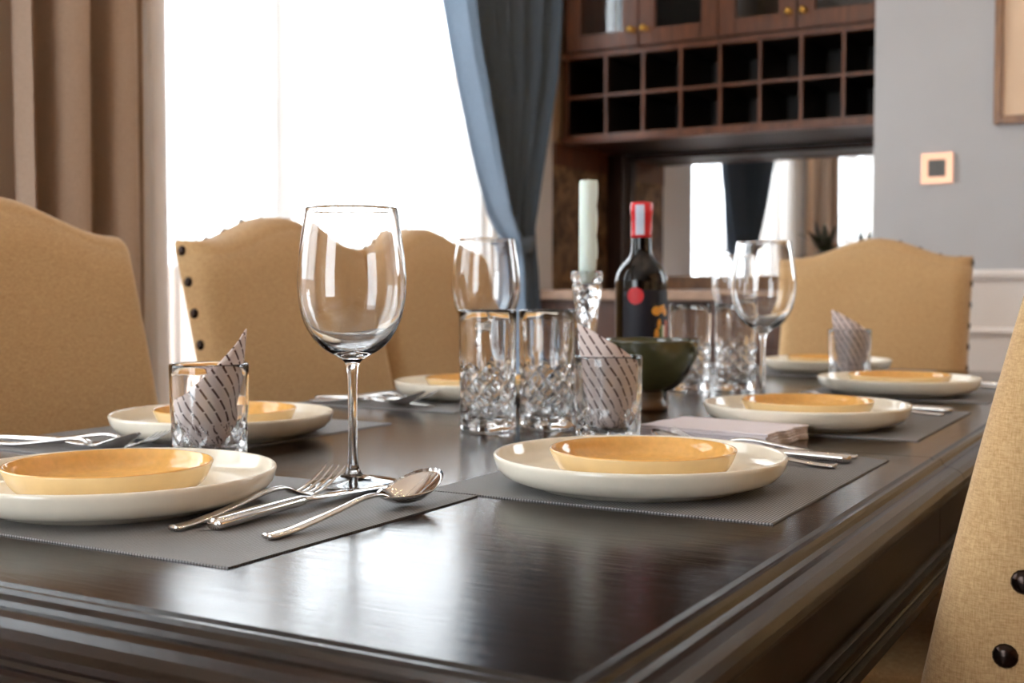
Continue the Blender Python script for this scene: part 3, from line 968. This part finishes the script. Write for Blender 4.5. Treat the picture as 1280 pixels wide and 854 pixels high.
V, F = loft(smooth_path([(-.0022, .0048, .0020, .0014), (-.0012, .0048, .0048, .0030), (.003, .0052, .0080, .0045), (.03, .0060, .0080, .0046), (.07, .0066, .0068, .0042), (.096, .0070, .0056, .0038), (.101, .0070, .0042, .0030)], 4), 14, .8)
KHAND_M = recalc(mesh('handle', V, F)); KHAND_M.materials.append(M['steel'])
V, F = loft(smooth_path([(.100, .0070, .0034, .0028), (.108, .0068, .0052, .0022), (.115, .0064, .0080, .0013), (.16, .0048, .0092, .0010), (.195, .0030, .0085, .0008), (.208, .0024, .0050, .0006), (.213, .0022, .0018, .0004)], 4), 10)
BLADE_M = recalc(mesh('blade', V, F)); BLADE_M.materials.append(M['steel'])
def cutlery(kind, x, y, rz, label, flip=False, dz=0.0):
    c = tag(empty(kind, (x, y, TZ + MT + dz), rz), label, kind, 'place setting cutlery')
    if kind == 'knife':
        obj('handle', KHAND_M, None, c)
        b = obj('blade', BLADE_M, None, c)
        b.rotation_euler = (0, 0, 0)
    else:
        obj('handle', HANDLE_M, None, c)
        if kind == 'fork': obj('tines', FORK_M, None, c)
        else: obj('bowl', SPOON_M, None, c)
    return c
def set_of(name, pts):
    for kind, x, y, a in pts:
        cutlery(kind, x, y, R(a), 'polished steel %s %s' % (kind, name))
set_of('beside the plate at the wine glass', [('fork', -.634, .630, 2), ('knife', -.611, .648, 1), ('spoon', -.556, .640, -2)])
set_of('beside the plate in front of the stacked paper napkins', [('fork', -.300, 1.240, 93), ('knife', -.300, 1.208, 90), ('spoon', -.302, 1.166, 84)])
set_of('beside the plate beyond the stacked paper napkins', [('fork', -.300, 1.785, 92), ('knife', -.298, 1.752, 90), ('spoon', -.300, 1.715, 86)])
set_of('beside the plate next to the last tumbler', [('fork', -.300, 2.300, 92), ('knife', -.298, 2.268, 90), ('spoon', -.300, 2.232, 88)])
set_of('before the first window-side chair', [('fork', -1.150, .930, -88), ('knife', -1.180, .910, -88), ('spoon', -1.150, .888, -88)])
set_of('before the middle window-side chair', [('fork', -1.180, 1.501, -87), ('knife', -1.182, 1.481, -89), ('spoon', -1.175, 1.458, -88)])

# ---- wine glasses
def wine_mesh():
    out = [(0, .0), (.036, 0), (.0395, .0008), (.0400, .0018), (.036, .0028), (.022, .0050), (.010, .0085), (.0058, .014), (.0044, .025), (.0040, .05), (.0040, .08), (.0046, .098), (.0070, .108), (.014, .1135),
           (.024, .119), (.034, .1285), (.0420, .143), (.0465, .160), (.0480, .178), (.0468, .198), (.0440, .219), (.0413, .236), (.0402, .2430), (.0399, .2440)]
    inn = [(.0393, .2440), (.0389, .2425), (.0401, .236), (.0428, .219), (.0456, .198), (.0468, .178), (.0453, .160), (.0407, .1445), (.0325, .1310), (.0220, .1222), (.012, .1180), (0, .1165)]
    pr = smooth_path(out[2:], 3)
    pr = out[:2] + pr + smooth_path(inn, 3)
    V, F = lathe(pr, 72)
    return recalc(mesh('wine_glass', V, F))
WINE = wine_mesh(); WINE.materials.append(M['glass'])
for (x, y, lab) in ((-.652, .866, 'empty stemmed wine glass standing behind the fork and spoon'), (-.878, 1.478, 'empty wine glass standing behind the tall crystal tumblers beside the candle'),
                    (-.566, 1.758, 'empty wine glass between the bottle and the plate beyond the napkin stack'), (-.876, 2.520, 'empty wine glass by the plate at the head chair, beyond the crystal tumblers')):
    z = TZ + (MT if y < 1 or y > 2.3 else 0)
    tag(obj('wine_glass', WINE, None, None, (x, y, z)), lab, 'wine glass', 'empty wine glasses')

# ---- cut crystal tumblers
def cut_glass(name, r0, r1, h, zc0, zc1, ncut, nring, flute, base):
    """outer wall with crossing V cuts between zc0 and zc1, shallow flutes above"""
    n = ncut * 12
    prof = [(0, .0004), (r0 * .80, 0), (r0 * .95, .0005), (r0, .003)]
    zs = [.003 + (zc0 - .003) * k / 2 for k in range(1, 3)] + [zc0 + (zc1 - zc0) * k / nring for k in range(1, nring + 1)] + [zc1 + (h - .003 - zc1) * k / 6 for k in range(1, 7)]
    n_out = len(prof)
    for z in zs: prof.append((r0 + (r1 - r0) * z / h, z))
    prof += [(r1 - .0004, h - .001), (r1 - .0012, h), (r1 - .0020, h - .001)]
    n_in = len(prof)
    wall = .0028
    for k in range(1, 9):
        z = h - .003 - (h - .003 - base - .008) * k / 8
        prof.append((r0 + (r1 - r0) * z / h - wall - .0012 * k / 8, z))
    prof += [(r0 - wall - .004, base + .002), (r0 - wall - .010, base), (0, base)]
    dcut = .0020
    def rf(th, i, r, z):
        if i < n_out or i >= n_in - 3: return r
        if z <= zc1 and z > zc0 - .0005:
            q = (z - zc0) / (zc1 - zc0)
            k = th / (2 * PI) * ncut
            m = (zc1 - zc0) / (2 * PI * r / ncut)
            a = abs(((k + q * m * 1.0) % 1.0) - .5) * 2
            b = abs(((k - q * m * 1.0) % 1.0) - .5) * 2
            g = min(1, min(a, b) / .55)
            return r - dcut * (1 - g) - .0004 * g
        if z > zc1:
            f = 1 - .55 * (z - zc1) / (h - zc1)
            return r - flute * f * (1 - abs(math.cos(th * ncut / 2))) * (1 if z < h - .006 else .3)
        return r
    V, F = lathe(prof, n, rf)
    me = recalc(mesh(name, V, F))
    for p in me.polygons:
        i = p.index // n
        z = p.center.z
        if i >= 3 and i < n_in - 4 and z < zc1 and z > zc0: p.use_smooth = False
    me.materials.append(M['crystal'])
    return me
TALL = cut_glass('highball_glass', .0350, .0358, .148, .012, .080, 9, 34, .0009, .014)
SHORT = cut_glass('tumbler', .0375, .0395, .098, .006, .040, 10, 18, .0009, .012)
for (x, y, lab) in ((-.764, 1.290, 'tall cut crystal glass, the one standing farther from the napkin tumbler'), (-.713, 1.350, 'tall cut crystal glass standing right beside a tumbler with rolled napkin'),
                    (-.760, 1.962, 'tall cut crystal glass just behind the green bowl'), (-.692, 2.000, 'tall cut crystal glass behind the wine glass, next to its twin')):
    tag(obj('highball_glass', TALL, None, None, (x, y, TZ), (0, 0, x * 9)), lab, 'glass', 'tall cut crystal glasses')
TUM = [(-.868, .915, 'cut crystal tumbler with striped napkin, before the first window-side chair'), (-.588, 1.262, 'cut crystal tumbler with striped napkin, beside the stacked paper napkins'), (-.569, 2.285, 'cut crystal tumbler with napkin, near the head chair plates')]
for (x, y, lab) in TUM:
    z = TZ + (MT if y < 1 else 0)
    tag(obj('tumbler', SHORT, None, None, (x, y, z), (0, 0, x * 5)), lab, 'glass', 'short cut crystal tumblers')

# ---- napkins rolled into the tumblers
def napkin_mesh(tops, turns, r_out, r_in, pleat, seed):
    """a cloth rolled in a spiral; tops = (s, height) along the roll"""
    rnd = random.Random(seed)
    n, m = 90, 14
    th = .0011
    V, F, UV = [], [], []
    for side in (0, 1):
        for j in range(n + 1):
            s = j / n
            a = turns * 2 * PI * s
            zt = interp([(p, (q,)) for p, q in tops], s)[0]
            for i in range(m + 1):
                t = i / m
                z = .0135 + (zt - .0135) * t
                sh = .62 + .38 * min(1, t * 1.5)
                r = (r_out + (r_in - r_out) * max(0, (s - .36) / .64)) * sh
                r += pleat * math.sin(a * 5 + t * 2) * (.4 + .6 * t) * (1 if s > .3 else .4)
                if z > .092: r += (z - .092) * .10
                r -= th * side
                r = min(r, .0345 if z < .1 else .04)
                V.append((r * math.cos(a), r * math.sin(a), z)); UV.append((s * turns * .19, z))
    w = m + 1
    off = (n + 1) * w
    for j in range(n):
        for i in range(m):
            q = (j * w + i, (j + 1) * w + i, (j + 1) * w + i + 1, j * w + i + 1)
            F.append(q); F.append(tuple(x + off for x in reversed(q)))
        F.append((j * w + m, (j + 1) * w + m, off + (j + 1) * w + m, off + j * w + m))
        F.append((j * w, off + j * w, off + (j + 1) * w, (j + 1) * w))
    for j in (0, n):
        for i in range(m):
            F.append((j * w + i, j * w + i + 1, off + j * w + i + 1, off + j * w + i))
    me = recalc(mesh('napkin', V, F))
    uv = me.uv_layers.new(name='UVMap')
    for lp in me.loops: uv.data[lp.index].uv = UV[lp.vertex_index]
    me.materials.append(M['stripe'])
    return me
# angles start where the roll begins; the tip rises on the side given by the object's turn
N1 = napkin_mesh([(0, .062), (.08, .070), (.16, .090), (.24, .112), (.31, .131), (.34, .133), (.40, .112), (.5, .09), (.65, .06), (1, .05)], 1.3, .0338, .020, .0005, 1)
N2 = napkin_mesh([(0, .135), (.06, .128), (.22, .098), (.42, .072), (.6, .090), (.75, .116), (.9, .085), (1, .06)], 1.45, .0335, .014, .0030, 2)
for me, (x, y, _), a, lab in ((N1, TUM[0], -152, 'rolled striped napkin in the tumbler before the first window-side chair'), (N2, TUM[1], -158, 'rolled striped napkin in the tumbler beside the stacked paper napkins'), (N2, TUM[2], -165, 'rolled napkin in the tumbler near the head chair plates')):
    tag(obj('napkin', me, None, None, (x, y, TZ + (MT if y < 1 else 0)), (0, 0, R(a + 29.5))), lab, 'napkin', 'striped napkins in tumblers')

# ---- stack of folded paper napkins
def folded_napkin(k):
    V, F = [], []
    n = 14
    h = .0031
    wx, wy = .080, .056
    rim = []
    for i in range(n + 1):
        u = -1 + 2 * i / n
        rim.append((wx + .0022 * math.sin(u * 7 + k * .35) + .001 * math.sin(u * 15 + k), wy * u))
    for i in range(n + 1):
        rim.append((-wx + .0012 * math.sin(i * .9 + k), wy * (1 - 2 * i / n)))
    c = len(rim)
    for z in (0, h * .25, h * .75, h):
        q = 1 if 0 < z < h else .992
        V += [(x * q, y * q, z) for x, y in rim]
    for j in range(3):
        for i in range(c): F.append((j * c + i, j * c + (i + 1) % c, (j + 1) * c + (i + 1) % c, (j + 1) * c + i))
    F.append(tuple(range(c))[::-1]); F.append(tuple(range(3 * c, 4 * c)))
    return mesh('paper_napkin', V, F, False)
for k in range(5):
    o = obj('paper_napkin', folded_napkin(k), M['paper'], None, (-.482 + .0006 * math.sin(k * 2), 1.348 + .0008 * math.cos(k * 3), TZ + .0033 * k), (0, 0, R(-7 + .5 * math.sin(k * 4))))
    tag(o, ('lilac white folded paper napkin lying on the bare tabletop, bottom of the stack', 'lilac white folded paper napkin, second up from the tabletop in the stack', 'lilac white folded paper napkin in the middle of the flat stack', 'lilac white folded paper napkin just under the top one of the stack', 'lilac white folded paper napkin on top of the flat stack')[k], 'napkin', 'stacked paper napkins')

# ---- candle in a crystal candlestick
cs = tag(empty('candlestick', (-.805, 1.652, TZ)), 'faceted crystal candlestick holding a pale candle beside the wine bottle', 'candlestick')
cp = smooth_path([(.034, 0), (.036, .003), (.034, .010), (.020, .016), (.012, .026), (.011, .045), (.0145, .055), (.012, .066), (.0135, .10), (.0175, .140), (.0215, .165), (.0225, .178), (.0190, .182), (.0235, .186), (.0240, .196), (.0215, .200)], 4)
prof = [(0, 0)] + cp + [(.0145, .200), (.0140, .178), (.0, .177)]
V, F = lathe(prof, 48, lambda th, i, r, z: r * (1 - .09 * (1 - max(abs(math.cos(th * 4 + z * 95)), abs(math.cos(th * 4 - z * 95))))) if 2 < i < len(cp) - 2 else r)
o = recalc(mesh('holder', V, F, False)); obj('holder', o, M['crystal'], cs)
cd = tag(empty('candle', (-.805, 1.652, TZ + .178)), 'pale tapered wax candle with a wax run, standing in the crystal candlestick', 'candle')
V, F = lathe([(0, 0), (.0122, 0), (.0122, .03), (.0120, .150), (.0116, .1565), (.0104, .158), (.008, .1545), (0, .154)], 36, lambda th, i, r, z: r + (.0022 * max(0, math.cos(th - .45)) ** 24 * (1 if .02 < z < .156 else 0)))
obj('wax', mesh('wax', V, F), M['candle'], cd)
dr = smooth_path([(0, .158), (0, .150), (0, .135), (0, .120), (0, .105), (0, .075), (0, .055), (0, .04)], 3)
pts = [(.0120 * math.cos(.45), .0120 * math.sin(.45), z) for _, z in dr]
rad = [.0022 + .0022 * abs(math.sin(z * 70 + 1)) for _, z in dr]
V, F = tube(pts, rad, 10); obj('wax_run', mesh('wax_run', V, F), M['candle'], cd)
V, F = tube([(0, 0, .154), (.001, 0, .158), (.0005, .001, .1605)], .0009, 6); obj('wick', mesh('wick', V, F), M['wick'], cd)

# ---- wine bottle
BR = .040
bt = tag(empty('wine_bottle', (-.753, 1.736, TZ)), 'black wine bottle with red foil top and navy label, behind the green bowl', 'bottle')
bp = [(0, .006), (.020, .004), (.034, 0), (.0385, .002), (BR, .008), (BR, .10), (BR, .178), (.0395, .188), (.0365, .200), (.0290, .212), (.0205, .221), (.0165, .230), (.0152, .240), (.0148, .262), (.0148, .298), (.0148, .300), (0, .300)]
V, F = lathe(bp[:4] + smooth_path(bp[4:14], 3) + bp[14:], 64); obj('body', mesh('body', V, F), M['bottle'], bt)
V, F = lathe([(.0156, .252), (.0160, .252), (.0160, .258), (.0160, .286), (.0172, .288), (.0172, .302), (.0160, .3065), (.0, .308)], 40); obj('capsule', mesh('capsule', V, F), M['capsule'], bt)
def patch(a0, a1, z0, z1, r, round_=False, n=20, m=10):
    V, F = [], []
    for j in range(m + 1):
        for i in range(n + 1):
            u, v = i / n * 2 - 1, j / m * 2 - 1
            if round_: u, v = u * math.sqrt(1 - v * v / 2), v * math.sqrt(1 - u * u / 2)
            a = (a0 + a1) / 2 + (a1 - a0) / 2 * u
            V.append((r * math.cos(a), r * math.sin(a), (z0 + z1) / 2 + (z1 - z0) / 2 * v))
    for j in range(m):
        for i in range(n): F.append((j * (n + 1) + i, j * (n + 1) + i + 1, (j + 1) * (n + 1) + i + 1, (j + 1) * (n + 1) + i))
    return V, F
def pmesh(name, mat, parent, *args, **kw):
    V, F = patch(*args, **kw)
    return obj(name, mesh(name, V, F), mat, parent)
A0 = R(-66.5)                                     # from the bottle towards the dining end it faces
o = pmesh('revenue_strip', M['paper_blue'], bt, A0 - .55, A0 + .25, .256, .302, .0176)
lb = pmesh('label', M['label_navy'], bt, A0 - .75, A0 + 1.45, .060, .172, BR + .0003, n=36)
pmesh('round_seal', M['seal'], bt, A0 - .54, A0 + .10, .150, .176, BR + .0006, round_=True)
for (a, da, z, dz, mt) in ((.60, .20, .140, .007, 'gold'), (.85, .16, .1425, .006, 'gold'), (1.10, .14, .138, .006, 'gold'), (.98, .10, .146, .004, 'gold'),
                           (.62, .12, .104, .010, 'gold'), (.74, .10, .120, .008, 'gold'), (.60, .14, .088, .008, 'gold'), (.76, .14, .078, .007, 'gold'), (.98, .16, .074, .006, 'ink_pink')):
    pmesh('ornament', M[mt], lb, A0 + a - da, A0 + a + da, z - dz, z + dz, BR + .0006, round_=True, n=10, m=6)
pmesh('print_band', M['ink_green'], lb, A0 + .78, A0 + .92, .082, .118, BR + .0007, n=6)
pmesh('print_band', M['ink_white'], lb, A0 + .92, A0 + 1.06, .082, .118, BR + .0007, n=6)
pmesh('print_band', M['ink_pink'], lb, A0 + 1.06, A0 + 1.32, .078, .126, BR + .0007, n=8)

# ---- green footed bowl
gb = tag(empty('footed_bowl', (-.690, 1.620, TZ)), 'olive green glazed ceramic bowl on a short brown foot', 'bowl')
V, F = lathe(smooth_path([(0, .030), (.016, .026), (.030, .0275), (.046, .038), (.060, .058), (.0690, .080), (.0725, .098), (.0715, .1010), (.0700, .0995), (.0668, .082), (.058, .062), (.044, .044), (.026, .034), (0, .032)], 4), 64)
obj('body', recalc(mesh('body', V, F)), M['bowl'], gb)
V, F = lathe([(0, 0), (.026, 0), (.0275, .004), (.0265, .009), (.0225, .014), (.021, .022), (.024, .030), (0, .030)], 40)
obj('foot', recalc(mesh('foot', V, F)), M['bowlfoot'], gb)
